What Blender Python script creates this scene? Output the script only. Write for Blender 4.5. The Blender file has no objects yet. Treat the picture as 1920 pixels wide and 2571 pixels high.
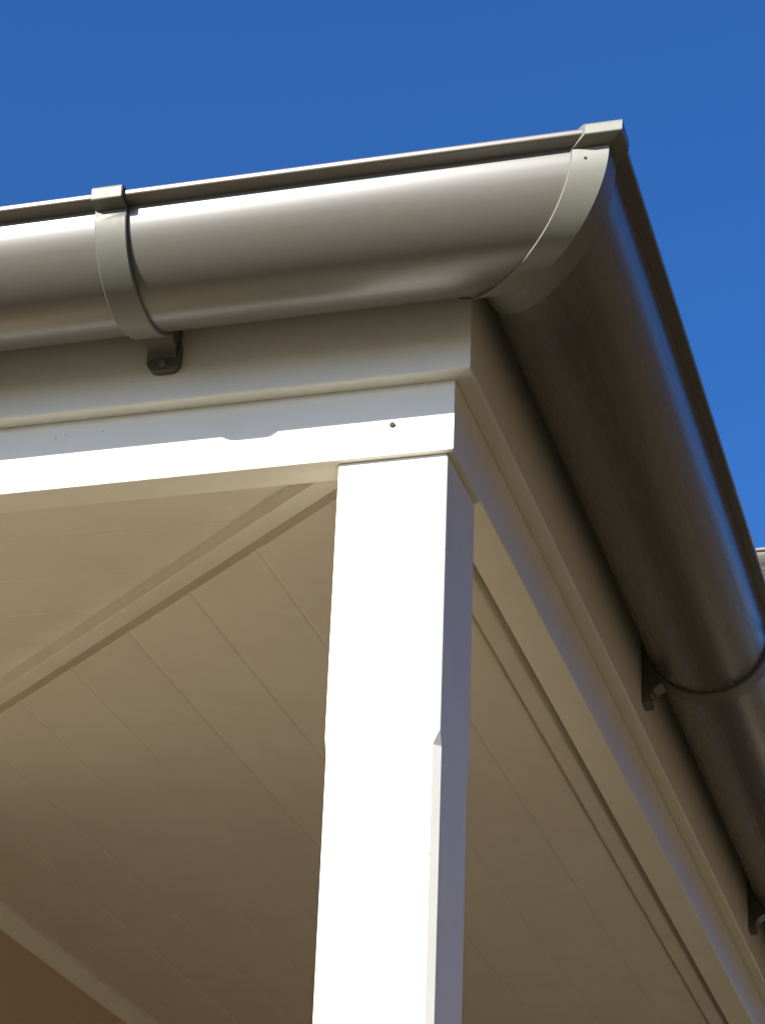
import bpy, bmesh, math, random
from mathutils import Matrix, Vector

random.seed(4)
scene = bpy.context.scene
C = scene.collection

# ------------------------------------------------------------------ camera
cam = bpy.data.cameras.new('camera')
cam.sensor_fit = 'VERTICAL'; cam.sensor_height = 24.0
cam.lens = 24.0 * 6139.08 / 2571.0
cam.clip_start = 0.02; cam.clip_end = 2000
camo = bpy.data.objects.new('camera', cam); C.objects.link(camo)
R_ = Vector((0.96251457, 0.26880692, 0.03617379))
U_ = Vector((0.09134254, -0.44683059, 0.88994324))
F_ = Vector((-0.25538645, 0.85327913, 0.45463446))
m = Matrix((R_, U_, -F_)).transposed().to_4x4()
m.translation = Vector((0.43412543, -1.63804407, -0.9232172))
camo.matrix_world = m
scene.camera = camo

# ------------------------------------------------------------------ world + sun
SUN = Vector((-0.59, -1.0, 0.60)).normalized()
world = bpy.data.worlds.new('World'); scene.world = world; world.use_nodes = True
wn = world.node_tree.nodes; wl = world.node_tree.links
sky = wn.new('ShaderNodeTexSky'); sky.sky_type = 'NISHITA'; sky.sun_disc = False
sky.sun_elevation = math.asin(SUN.z)
sky.sun_rotation = math.atan2(SUN.x, SUN.y) % (2 * math.pi)
sky.altitude = 0; sky.air_density = 1.0; sky.dust_density = 2.6; sky.ozone_density = 10.0
bg = wn['Background']; bg.inputs['Strength'].default_value = 0.078
hs = wn.new('ShaderNodeHueSaturation'); hs.inputs['Saturation'].default_value = 1.1; hs.inputs['Hue'].default_value = 0.505
wl.new(sky.outputs['Color'], hs.inputs['Color']); wl.new(hs.outputs['Color'], bg.inputs['Color'])
sl = bpy.data.lights.new('sun', 'SUN'); sl.energy = 5.0; sl.angle = math.radians(0.5)
sl.color = (1.0, 0.95, 0.86)
so = bpy.data.objects.new('sun', sl); C.objects.link(so)
so.rotation_euler = SUN.to_track_quat('Z', 'Y').to_euler()
so.location = (-6, -10, 8)

vs = scene.view_settings
vs.view_transform = 'Standard'; vs.look = 'None'; vs.gamma = 1.0; vs.use_curve_mapping = False
vs.exposure = 1.3
scene.render.resolution_x = 764; scene.render.resolution_y = 1024
scene.render.engine = 'CYCLES'
scene.cycles.max_bounces = 10; scene.cycles.diffuse_bounces = 7; scene.cycles.glossy_bounces = 5

# ------------------------------------------------------------------ dimensions (metres; beam's front lower corner is the origin)
GROUND = -2.42
HB = 0.0628      # underside of fascia
FP = 0.01646     # fascia stands this far proud of the beam
BW = 0.0333      # beam thickness
RG = 0.06525     # gutter radius
ZG = 0.1606      # gutter rim height
DC = FP + 0.006 + RG
BR = 0.0079
LX, LY = -4.6, 5.4

# ------------------------------------------------------------------ materials
def mat(name): 
    mt = bpy.data.materials.new(name); mt.use_nodes = True
    return mt, mt.node_tree.nodes, mt.node_tree.links, mt.node_tree.nodes['Principled BSDF']

def paint(name, col, rough=0.4, dirt=0.12, dirtcol=(0.35, 0.28, 0.18), bump=0.02, scale=90, stretch=(1, 1, 1), spec=0.5, metallic=0.0, spots=0.0, vary=0.0):
    mt, n, l, p = mat(name)
    tc = n.new('ShaderNodeTexCoord'); mp = n.new('ShaderNodeMapping'); mp.inputs['Scale'].default_value = stretch
    l.new(tc.outputs['Object'], mp.inputs['Vector'])
    n1 = n.new('ShaderNodeTexNoise'); n1.inputs['Scale'].default_value = 14; n1.inputs['Detail'].default_value = 6; n1.inputs['Roughness'].default_value = 0.65
    l.new(mp.outputs['Vector'], n1.inputs['Vector'])
    cr = n.new('ShaderNodeValToRGB'); cr.color_ramp.elements[0].position = 0.42; cr.color_ramp.elements[1].position = 0.8
    cr.color_ramp.elements[0].color = (0, 0, 0, 1); cr.color_ramp.elements[1].color = (dirt,) * 3 + (1,)
    l.new(n1.outputs['Fac'], cr.inputs['Fac'])
    mx = n.new('ShaderNodeMix'); mx.data_type = 'RGBA'
    mx.inputs[6].default_value = (*col, 1); mx.inputs[7].default_value = (*dirtcol, 1)
    l.new(cr.outputs['Color'], mx.inputs[0])
    out = mx.outputs[2]
    if spots:
        v = n.new('ShaderNodeTexVoronoi'); v.inputs['Scale'].default_value = 60; l.new(tc.outputs['Object'], v.inputs['Vector'])
        c2 = n.new('ShaderNodeValToRGB'); c2.color_ramp.elements[0].position = 0.045; c2.color_ramp.elements[1].position = 0.075
        c2.color_ramp.elements[0].color = (1, 1, 1, 1); c2.color_ramp.elements[1].color = (0, 0, 0, 1)
        l.new(v.outputs['Distance'], c2.inputs['Fac'])
        v2 = n.new('ShaderNodeTexNoise'); v2.inputs['Scale'].default_value = 9; l.new(tc.outputs['Object'], v2.inputs['Vector'])
        c3 = n.new('ShaderNodeValToRGB'); c3.color_ramp.elements[0].position = 0.52; c3.color_ramp.elements[1].position = 0.56
        l.new(v2.outputs['Fac'], c3.inputs['Fac'])
        mu = n.new('ShaderNodeMath'); mu.operation = 'MULTIPLY'; l.new(c2.outputs['Color'], mu.inputs[0]); l.new(c3.outputs['Color'], mu.inputs[1])
        mu2 = n.new('ShaderNodeMath'); mu2.operation = 'MULTIPLY'; l.new(mu.outputs[0], mu2.inputs[0]); mu2.inputs[1].default_value = spots
        m2 = n.new('ShaderNodeMix'); m2.data_type = 'RGBA'; m2.inputs[7].default_value = (0.1, 0.08, 0.06, 1)
        l.new(mu2.outputs[0], m2.inputs[0]); l.new(out, m2.inputs[6]); out = m2.outputs[2]
    if vary:
        oi = n.new('ShaderNodeObjectInfo'); mr = n.new('ShaderNodeMapRange'); mr.inputs['To Min'].default_value = 1 - vary; mr.inputs['To Max'].default_value = 1.0
        l.new(oi.outputs['Random'], mr.inputs['Value'])
        sc = n.new('ShaderNodeVectorMath'); sc.operation = 'SCALE'; l.new(out, sc.inputs[0]); l.new(mr.outputs['Result'], sc.inputs['Scale']); out = sc.outputs[0]
    l.new(out, p.inputs['Base Color'])
    n2 = n.new('ShaderNodeTexNoise'); n2.inputs['Scale'].default_value = scale; n2.inputs['Detail'].default_value = 4
    l.new(mp.outputs['Vector'], n2.inputs['Vector'])
    rr = n.new('ShaderNodeMapRange'); rr.inputs['To Min'].default_value = rough * 0.82; rr.inputs['To Max'].default_value = rough * 1.2
    l.new(n2.outputs['Fac'], rr.inputs['Value']); l.new(rr.outputs['Result'], p.inputs['Roughness'])
    b = n.new('ShaderNodeBump'); b.inputs['Strength'].default_value = bump; b.mute = bump == 0; b.inputs['Distance'].default_value = 0.004
    l.new(n2.outputs['Fac'], b.inputs['Height']); l.new(b.outputs['Normal'], p.inputs['Normal'])
    p.inputs['Specular IOR Level'].default_value = spec; p.inputs['Metallic'].default_value = metallic
    return mt

M_white = paint('white_gloss_paint', (0.82, 0.80, 0.71), 0.48, 0.10, bump=0.03, spots=0.35, spec=0.18)
M_ceil = paint('ceiling_paint', (0.78, 0.745, 0.66), 0.55, 0.14, bump=0.04, scale=60, vary=0.05)
M_gutX = paint('gutter_enamel_front', (0.096, 0.089, 0.072), 0.33, 0.35, (0.104, 0.098, 0.081), 0.0, 220, (0.03, 1, 1), 0.75, 0.05)
M_gutY = paint('gutter_enamel_side', (0.096, 0.089, 0.072), 0.27, 0.35, (0.104, 0.098, 0.081), 0.0, 220, (1, 0.03, 1), 0.75, 0.05)
M_brk = paint('bracket_grey_paint', (0.106, 0.108, 0.088), 0.5, 0.3, (0.09, 0.085, 0.065), 0.015, 160, spec=0.4, metallic=0.1)
M_corner = paint('corner_grey_paint', (0.132, 0.132, 0.108), 0.38, 0.25, (0.12, 0.115, 0.09), 0.01, 160, spec=0.5)
M_steel = paint('dull_steel', (0.22, 0.22, 0.22), 0.45, 0.3, (0.12, 0.08, 0.05), 0.05, 300, metallic=0.7)
M_dark = paint('dark_hole', (0.02, 0.018, 0.015), 0.8, 0.1)
M_roof = paint('roof_sheet_paint', (0.16, 0.15, 0.135), 0.4, 0.3, (0.12, 0.1, 0.08))
M_wall = paint('rendered_wall', (0.60, 0.47, 0.32), 0.8, 0.4, (0.48, 0.37, 0.25), 0.25, 120, spec=0.2)
M_brick = paint('brown_brick', (0.085, 0.058, 0.036), 0.85, 0.6, (0.065, 0.042, 0.026), 0.3, 40, spec=0.2)
M_tile = paint('terracotta_roof', (0.30, 0.19, 0.11), 0.8, 0.6, (0.2, 0.13, 0.08), 0.3, 40, spec=0.2)
M_bounce = paint('bounce_paving', (0.24, 0.195, 0.122), 0.8, 0.6, (0.17, 0.13, 0.08), 0.3, 20, spec=0.2)  # paler than the ground, so the added floor brightens the ceiling
M_cream = paint('cream_wall', (0.62, 0.56, 0.45), 0.8, 0.3, (0.45, 0.38, 0.28), 0.2, 100, spec=0.2)
M_ground = paint('dry_paved_ground', (0.058, 0.048, 0.028), 0.9, 0.9, (0.043, 0.035, 0.020), 0.4, 30, (0.1, 0.1, 0.1), spec=0.15)
mt, n_, l_, p_ = mat('window_glass'); p_.inputs['Base Color'].default_value = (0.03, 0.04, 0.05, 1); p_.inputs['Roughness'].default_value = 0.05
M_glass = mt

# ------------------------------------------------------------------ helpers
def link(name, bm, material, parent=None, smooth=False, angle=35):
    bmesh.ops.recalc_face_normals(bm, faces=bm.faces)
    me = bpy.data.meshes.new(name); bm.to_mesh(me); bm.free()
    me.materials.append(material)
    if smooth:
        me.polygons.foreach_set('use_smooth', [True] * len(me.polygons))
        me.set_sharp_from_angle(angle=math.radians(angle))
    o = bpy.data.objects.new(name, me); C.objects.link(o)
    if parent: o.parent = parent
    return o

def thing(name, label, cat, loc=(0, 0, 0), group=None):
    o = bpy.data.objects.new(name, None); C.objects.link(o); o.location = loc
    o.empty_display_size = 0.05
    return tag(o, label, cat, group)

def tag(o, label, cat, group=None):
    o['label'] = label; o['category'] = cat
    if group: o['group'] = group
    return o

def loft(bm, rings, closed=True):
    """rings: lists of equal length point lists, each a closed loop; caps both ends."""
    vv = [[bm.verts.new(p) for p in r] for r in rings]
    n = len(vv[0])
    for a, b in zip(vv[:-1], vv[1:]):
        for i in range(n):
            j = (i + 1) % n
            bm.faces.new((a[i], a[j], b[j], b[i]))
    bm.faces.new(vv[0]); bm.faces.new(list(reversed(vv[-1])))
    return bm

def box(bm, x0, x1, y0, y1, z0, z1):
    return loft(bm, [[(x0, y0, z), (x1, y0, z), (x1, y1, z), (x0, y1, z)] for z in (z0, z1)])

def rounded(pts, r, seg=3):
    """round the corners of a closed 2-D polygon; r is one radius or a list."""
    out = []; n = len(pts)
    for i, p in enumerate(pts):
        ri = r[i] if isinstance(r, (list, tuple)) else r
        if ri <= 0: out.append(tuple(p)); continue
        p = Vector(p); a = (Vector(pts[i - 1]) - p); b = (Vector(pts[(i + 1) % n]) - p)
        a0 = p + a.normalized() * min(ri, a.length * .45); b0 = p + b.normalized() * min(ri, b.length * .45)
        for k in range(seg + 1):
            t = k / seg
            q = a0 * (1 - t) ** 2 + p * 2 * t * (1 - t) + b0 * t * t
            out.append((q.x, q.y))
    return out

def run_front(prof, x0, off=0.0, n=1):
    """profile (d, z) swept along the front, from x0 to the corner mitre less off"""
    bm = bmesh.new(); rings = []
    for k in range(n + 1):
        t = k / n
        rings.append([(x0 + (d - off - x0) * t, -d, z) for d, z in prof])
    return loft(bm, rings)

def run_side(prof, y1, off=0.0, n=1):
    bm = bmesh.new(); rings = []
    for k in range(n + 1):
        t = k / n
        rings.append([(d, (-d + off) + (y1 + d - off) * t, z) for d, z in prof])
    return loft(bm, rings)

def arc(cd, cz, r, a0, a1, n):
    return [(cd + r * math.cos(math.radians(a0 + (a1 - a0) * k / n)), cz + r * math.sin(math.radians(a0 + (a1 - a0) * k / n))) for k in range(n + 1)]

def gutter_profile(grow=0.0, th=0.0014, bead=True, seg=40):
    """half-round trough seen in section: outer skin, then rolled bead, then inner skin"""
    ro, ri = RG + grow, RG + grow - th
    out = [(DC - ro, ZG + 0.012)] + arc(DC, ZG, ro, 180, 358, seg)
    out += bead_outline(grow)                          # rolled lip: flat underside, rounded nose
    out += arc(DC, ZG, ri, 357, 180, seg) + [(DC - ri, ZG + 0.012)]
    return out

def bead_outline(g):
    e = DC + RG
    pts = [(e + g, ZG + 0.0008 - g), (e + 0.0118 + g, ZG + 0.0040 - g), (e + 0.0124 + g, ZG + 0.0094 + g), (e - 0.0015 - g, ZG + 0.0094 + g), (e - 0.0015 - g, ZG - 0.001)]
    return rounded(pts, [0.0006, 0.0014, 0.0030, 0.003, 0], 6)

# ------------------------------------------------------------------ ground
bm = bmesh.new(); 
vs_ = [bm.verts.new(p) for p in ((-300, -300, GROUND), (300, -300, GROUND), (300, 300, GROUND), (-300, 300, GROUND))]
bm.faces.new(vs_)
g = link('ground', bm, M_ground); g['kind'] = 'structure'

# ------------------------------------------------------------------ house behind the veranda
WX, WY = -0.980, 0.857
TP = 0.08; HM = 0.93; TF = TP / HM           # ceiling falls
def ceil_side(x): return 0.02 + TP * (-x - 0.035)
HOFF = 0.022
def ceil_front(y): return 0.02 + TF * (y + HOFF)
def hip_y(x): return HM * (-x - 0.035) - HOFF
def hip_x(y): return -0.035 - (y + HOFF) / HM

house = thing('house', 'brown rendered house wall deep under the veranda ceiling, lower left', 'house', (WX, WY, GROUND))
def ch(o, parent):
    o.parent = parent; o.matrix_parent_inverse = Matrix.Translation(-Vector(parent.location)); return o
bm = box(bmesh.new(), -7.5, WX, WY, 8.8, GROUND, 0.9); ch(link('wall', bm, M_wall), house)
# coved cornice along the top of the wall
czs = ceil_side(WX)
cove = [(0, 0.006), (0, -0.022), (0.004, -0.022)] + [(0.004 + 0.020 * a / (math.pi / 2), -0.022 + 0.018 * a / (math.pi / 2)) for a in [k * math.pi / 2 / 8 for k in range(9)]] + [(0.026, -0.004), (0.026, 0.001)]
bm = loft(bmesh.new(), [[(WX + d, y, czs + z - TP * d) for d, z in cove] for y in (WY, LY)])
ch(link('cornice', bm, M_white, smooth=True), house)
czf = ceil_front(WY)
bm = loft(bmesh.new(), [[(x, WY - d, czf + z - TF * d) for d, z in cove] for x in (LX, WX + 0.024)])
ch(link('cornice', bm, M_white, smooth=True), house)

# unseen lighter floor slab, added to bounce the low sun up onto the ceiling
fl = link('bounce_floor', box(bmesh.new(), LX, 0.12, -0.12, LY, GROUND, GROUND + 0.004), M_bounce); fl['kind'] = 'structure'
# unseen brick house, added to keep the low sky off the veranda's right side
nb = thing('sky_block_house', 'added brown brick house out of view, blocks low sky from the right', 'house', (3.4, 2, GROUND))
bm = box(bmesh.new(), 3.4, 9, -5, 8.5, GROUND, 1.25); ch(link('wall', bm, M_brick), nb)
bm = loft(bmesh.new(), [[(3.0, y, 1.2), (3.0, y, 1.3), (6.2, y, 2.7), (9.4, y, 1.3), (9.4, y, 1.2)] for y in (-5.3, 8.8)]); ch(link('roof', bm, M_tile), nb)

# taller wing far behind with its own gutter
FYW = 9.13; FZ = 4.345
wing = thing('house_wing', 'tall cream house wing far behind, mostly hidden by the side gutter', 'house', (2, FYW + 0.4, GROUND))
bm = box(bmesh.new(), -7.0, 2.2, FYW + 0.35, FYW + 6, GROUND, FZ + 0.1); ch(link('wall', bm, M_cream), wing)
bm = loft(bmesh.new(), [[(x, FYW + 0.07, FZ + 0.05), (x, FYW + 0.09, FZ + 0.12), (x, FYW + 4, FZ + 1.75), (x, FYW + 7, FZ + 0.5), (x, FYW + 6.3, FZ + 0.1)] for x in (-7.2, 2.4)])
ch(link('roof', bm, M_roof), wing)
bm = box(bmesh.new(), -7.2, 2.4, FYW + 0.035, FYW + 0.065, FZ - 0.16, FZ + 0.04); ch(link('fascia', bm, M_white), wing)
for x in (0.4,):
    w = ch(link('window', box(bmesh.new(), x, x + 1.2, FYW + 0.30, FYW + 0.349, FZ - 2.2, FZ - 0.9), M_white), wing)
    for k in range(2):
        p = link('pane', box(bmesh.new(), x + 0.06 + k * 0.56, x + 0.58 + k * 0.56, FYW + 0.29, FYW + 0.299, FZ - 2.14, FZ - 0.96), M_glass)
        p.parent = w; p.matrix_parent_inverse = Matrix.Identity(4)

# ------------------------------------------------------------------ veranda roof (above the gutter, keeps the sky off the ceiling)
rf = thing('veranda_roof', 'low pitched metal veranda roof hidden behind the gutters', 'roof', (0, 0, 0.2))
def sheet(pts, th=0.004):
    bm = bmesh.new(); a = [bm.verts.new(p) for p in pts]; b = [bm.verts.new((p[0], p[1], p[2] + th)) for p in pts]
    bm.faces.new(a); bm.faces.new(list(reversed(b)))
    for i in range(len(a)):
        j = (i + 1) % len(a); bm.faces.new((a[i], a[j], b[j], b[i]))
    return bm
e = 0.05; z0 = ZG + 0.030; zr = z0 + 0.12
ch(link('roof_sheet', sheet([(LX, -e, z0), (e, -e, z0), (WX, -WX, zr), (LX, -WX, zr)]), M_roof), rf)
ch(link('roof_sheet', sheet([(e, -e, z0), (e, LY, z0), (WX, LY, zr), (WX, -WX, zr)]), M_roof), rf)

# ------------------------------------------------------------------ beams
bp = rounded([(0, 0), (0, 0.17), (-BW, 0.17), (-BW, 0)], [0.0016, 0, 0, 0.0012])
o = link('veranda_beam', run_front(bp, LX, 0.0002), M_white, smooth=True)
tag(o, 'white front beam lit by the sun below the gutter shadow', 'beam', 'veranda beams')
scr = bmesh.new(); bmesh.ops.create_cone(scr, cap_ends=True, segments=16, radius1=0.0026, radius2=0.0021, depth=0.0016, matrix=Matrix.Translation((-0.0508, -0.0006, 0.0271)) @ Matrix.Rotation(math.pi / 2, 4, 'X'))
link('screw', scr, M_dark, o, smooth=True)
o = link('veranda_beam', run_side(bp, LY, 0.0002), M_white, smooth=True)
tag(o, 'shaded side beam running back from the post towards lower right', 'beam', 'veranda beams')

# ------------------------------------------------------------------ fascia boards
fpz = rounded([(FP, HB), (FP, 0.188), (0.0004, 0.188), (0.0004, HB)], [0.0025, 0, 0, 0])
o = link('fascia_board', run_front(fpz, LX, 0.0002), M_white, smooth=True)
tag(o, 'front fascia board in shade directly under the sunlit gutter', 'fascia', 'fascia boards')
o = link('fascia_board', run_side(fpz, LY, 0.0002), M_white, smooth=True)
tag(o, 'brown shaded side fascia board beside the receding dark gutter', 'fascia', 'fascia boards')

# ------------------------------------------------------------------ post with stop chamfers
PIN, PIX, PW = 0.0060, 0.0062, 0.09
px1, px0, py0, py1 = -PIX, -PIX - PW, PIN, PIN + PW
def octo(c, z):
    return [(px0 + c, py0, z), (px1 - c, py0, z), (px1, py0 + c, z), (px1, py1 - c, z), (px1 - c, py1, z), (px0 + c, py1, z), (px0, py1 - c, z), (px0, py0 + c, z)]
post = thing('veranda_post', 'square white corner post with chamfered edges, sunlit on its front', 'post', (px0 + PW / 2, py0 + PW / 2, GROUND))
cs, cm = 0.0009, 0.0056
bm = loft(bmesh.new(), [octo(cs * 1.6, -0.0008), octo(cs, -0.0022), octo(cs, -0.236), octo(cm, -0.2465), octo(cm, GROUND + 0.45), octo(cs, GROUND + 0.44), octo(cs, GROUND + 0.05)])
ch(link('shaft', bm, M_white), post)
bm = box(bmesh.new(), px0 + 0.0004, -BW - 0.0004, BW + 0.0004, py1 - 0.0004, -0.001, 0.028); ch(link('tenon', bm, M_white), post)
bm = box(bmesh.new(), px0 - 0.005, px1 + 0.005, py0 - 0.005, py1 + 0.005, GROUND + 0.004, GROUND + 0.05); ch(link('base_shoe', bm, M_steel), post)

# ------------------------------------------------------------------ ceiling boards
ceil = thing('veranda_ceiling', 'cream boarded veranda ceiling with a diagonal hip batten', 'ceiling', (-0.5, 0.4, 0.02))
def plank_profile(a, b, gap=0.00008, c=0.0030, dz=0.0010, th=0.012):
    return [(a + gap, dz), (a + gap + c, 0), (b - gap - c, 0), (b - gap, dz), (b - gap, th), (a + gap, th)]
edges = [-0.0755] + [-0.138 - 0.0965 * k for k in range(10)]
for k in range(len(edges) - 1):
    b, a = edges[k], max(edges[k + 1], WX - 0.004)
    jz = random.uniform(-0.0004, 0.0004)
    pr = plank_profile(a, b)
    rings = [[(x, max(hip_y(x), -0.002) + 0.047, ceil_side(x) + z + jz) for x, z in pr], [(x, LY, ceil_side(x) + z + jz) for x, z in pr]]
    ch(link('plank', loft(bmesh.new(), rings), M_ceil), ceil)
fe = [0.033] + [0.060 + 0.0898 * k for k in range(10)]
for k in range(len(fe) - 1):
    a, b = fe[k], min(fe[k + 1], WY + 0.003)
    jz = random.uniform(-0.0004, 0.0004)
    pr = plank_profile(a, b, c=0.0020, dz=0.0006)
    rings = [[(LX, y, ceil_front(y) + z + jz) for y, z in pr], [(hip_x(y) - 0.0008, y, ceil_front(y) + z + jz) for y, z in pr]]
    ch(link('plank', loft(bmesh.new(), rings), M_ceil), ceil)
# hip batten
hd = Vector((-1, HM, TP)); hd.normalize(); hn = Vector((HM, 1, 0)).normalized()
hb_ = rounded([(-0.0100, 0.014), (-0.0100, -0.016), (0.0100, -0.016), (0.0100, 0.009), (0.0338, 0.009), (0.0338, 0.014)], [0, 0.0012, 0.0012, 0, 0, 0])
p0 = Vector((-0.112, hip_y(-0.112), ceil_side(-0.112))); p1 = Vector((WX, hip_y(WX), ceil_side(WX)))
bm = loft(bmesh.new(), [[tuple(p + hn * s + Vector((0, 0, z))) for s, z in hb_] for p in (p0, p1)])
ch(link('hip_batten', bm, M_ceil, smooth=True), ceil)
# edge moulding along the side beam
q = rounded([(-0.0455, 0.0335), (-0.0455, 0.010), (-0.0640, 0.010), (-0.0640, 0.0285), (-0.0752, 0.0285), (-0.0752, 0.0335)], [0, 0.002, 0.002, 0, 0, 0])
bm = run_side([(d, z + (ceil_side(d) - 0.022 if False else 0)) for d, z in q], LY); ch(link('edge_moulding', bm, M_ceil, smooth=True), ceil)

# ------------------------------------------------------------------ gutters
gp = gutter_profile()
OFF = 0.028
gf = link('roof_gutter', run_front(gp, LX, OFF - 0.006, 1), M_gutX, smooth=True, angle=50)
tag(gf, 'sunlit half-round gutter along the front with a bright rolled lip', 'gutter', 'veranda gutters')
gs = link('roof_gutter', run_side(gp, LY, OFF - 0.006, 1), M_gutY, smooth=True, angle=50)
tag(gs, 'dark shaded half-round gutter receding down the right side', 'gutter', 'veranda gutters')
# far gutter on the wing
bm = loft(bmesh.new(), [[(x, FYW + 0.03 - d + FP, z - ZG + FZ) for d, z in gp] for x in (-7.3, 2.5)])
fg = link('roof_gutter', bm, M_gutX, smooth=True, angle=50)
tag(fg, 'short sliver of distant sunlit gutter at the right edge', 'gutter')
# mitred corner piece wrapping both gutters
cp = gutter_profile(0.0024, 0.0018)
bm = loft(bmesh.new(), [[(d - OFF, -d, z) for d, z in cp], [(d, -d, z) for d, z in cp], [(d, -d + OFF, z) for d, z in cp]])
o = link('gutter_corner', bm, M_corner, smooth=True, angle=11)
tag(o, 'grey mitred gutter corner piece joining both gutters', 'gutter corner')
hole = bmesh.new(); bmesh.ops.create_cone(hole, cap_ends=True, segments=10, radius1=0.0013, radius2=0.001, depth=0.0008, matrix=Matrix.Translation((0.137, -0.1548, 0.150)) @ Matrix.Rotation(math.pi / 2, 4, 'X'))
link('rivet', hole, M_dark, o)

# ------------------------------------------------------------------ gutter brackets
def bracket(name, label):
    """built for the front: centre x = 0, outward = -y"""
    t = thing(name, label, 'bracket', (0, 0, 0), 'gutter brackets')
    w = 0.0133
    ro, ri = RG + 0.0038, RG + 0.0004
    bcx, bcz = DC + RG + 0.005, ZG + 0.004
    out = arc(DC, ZG, ro, 208, 354, 36) + bead_outline(0.0034)[:-2]
    inn = list(reversed(bead_outline(0.0004)[:-2])) + arc(DC, ZG, ri, 354, 208, 36)
    pr = out + inn
    xs = [(-w, 0.0009), (-w + 0.0009, 0), (w - 0.0009, 0), (w, 0.0009)]
    rings = []
    for x, s in xs:
        ring = []
        for i, (d, z) in enumerate(pr):
            if i < len(out) and s > 0:
                c = Vector((DC, ZG)) if i < 37 else Vector((bcx, bcz))
                v = (c - Vector((d, z))).normalized() * s; d, z = d + v.x, z + v.y
            ring.append((x, -d, z))
        rings.append(ring)
    link('strap', loft(bmesh.new(), rings), M_brk, t, smooth=True, angle=40)
    # arm that drops from the strap to the fascia
    def on(a, k=0.0038): return (DC + (RG + k) * math.cos(math.radians(a)), ZG + (RG + k) * math.sin(math.radians(a)))
    arm = [(FP + 0.0005, 0.150), (FP + 0.0005, 0.098), (FP + 0.0098, 0.0975), (FP + 0.0125, 0.1045), on(226), on(222, 0.001), on(200, 0.001), (FP + 0.004, 0.150)]
    arm = rounded(arm, [0, 0, 0.002, 0.003, 0.002, 0, 0, 0])
    link('arm', loft(bmesh.new(), [[(x, -d, z) for d, z in arm] for x in (-w + 0.001, w - 0.001)]), M_brk, t, smooth=True)
    # rounded foot plate screwed to the fascia
    ft = rounded([(-w - 0.0006, 0.112), (-w - 0.0006, 0.087), (w + 0.0006, 0.087), (w + 0.0006, 0.112)], [0, 0.010, 0.010, 0], 6)
    link('foot_plate', loft(bmesh.new(), [[(x, -(FP + 0.0002), z) for x, z in ft], [(x, -(FP + 0.0085), z) for x, z in ft]]), M_brk, t, smooth=True)
    sc = bmesh.new(); bmesh.ops.create_cone(sc, cap_ends=True, segments=14, radius1=0.0035, radius2=0.003, depth=0.002, matrix=Matrix.Translation((0, -(FP + 0.0094), 0.0935)) @ Matrix.Rotation(math.pi / 2, 4, 'X'))
    link('screw', sc, M_steel, t, smooth=True)
    return t
b0 = bracket('gutter_bracket', 'grey bracket strapped round the sunlit front gutter')
def dup(src, label):
    r = src.copy(); C.objects.link(r); r['label'] = label
    for c in list(src.children):
        k = c.copy(); C.objects.link(k); k.parent = r
    return r
b0.location.x = -0.2425
b1 = dup(b0, 'dark bracket halfway down the shaded side gutter'); b1.rotation_euler.z = math.pi / 2; b1.location = (0, 0.759, 0)
b2 = dup(b0, 'dark bracket on the side gutter at the lower right corner'); b2.rotation_euler.z = math.pi / 2; b2.location = (0, 1.562, 0)
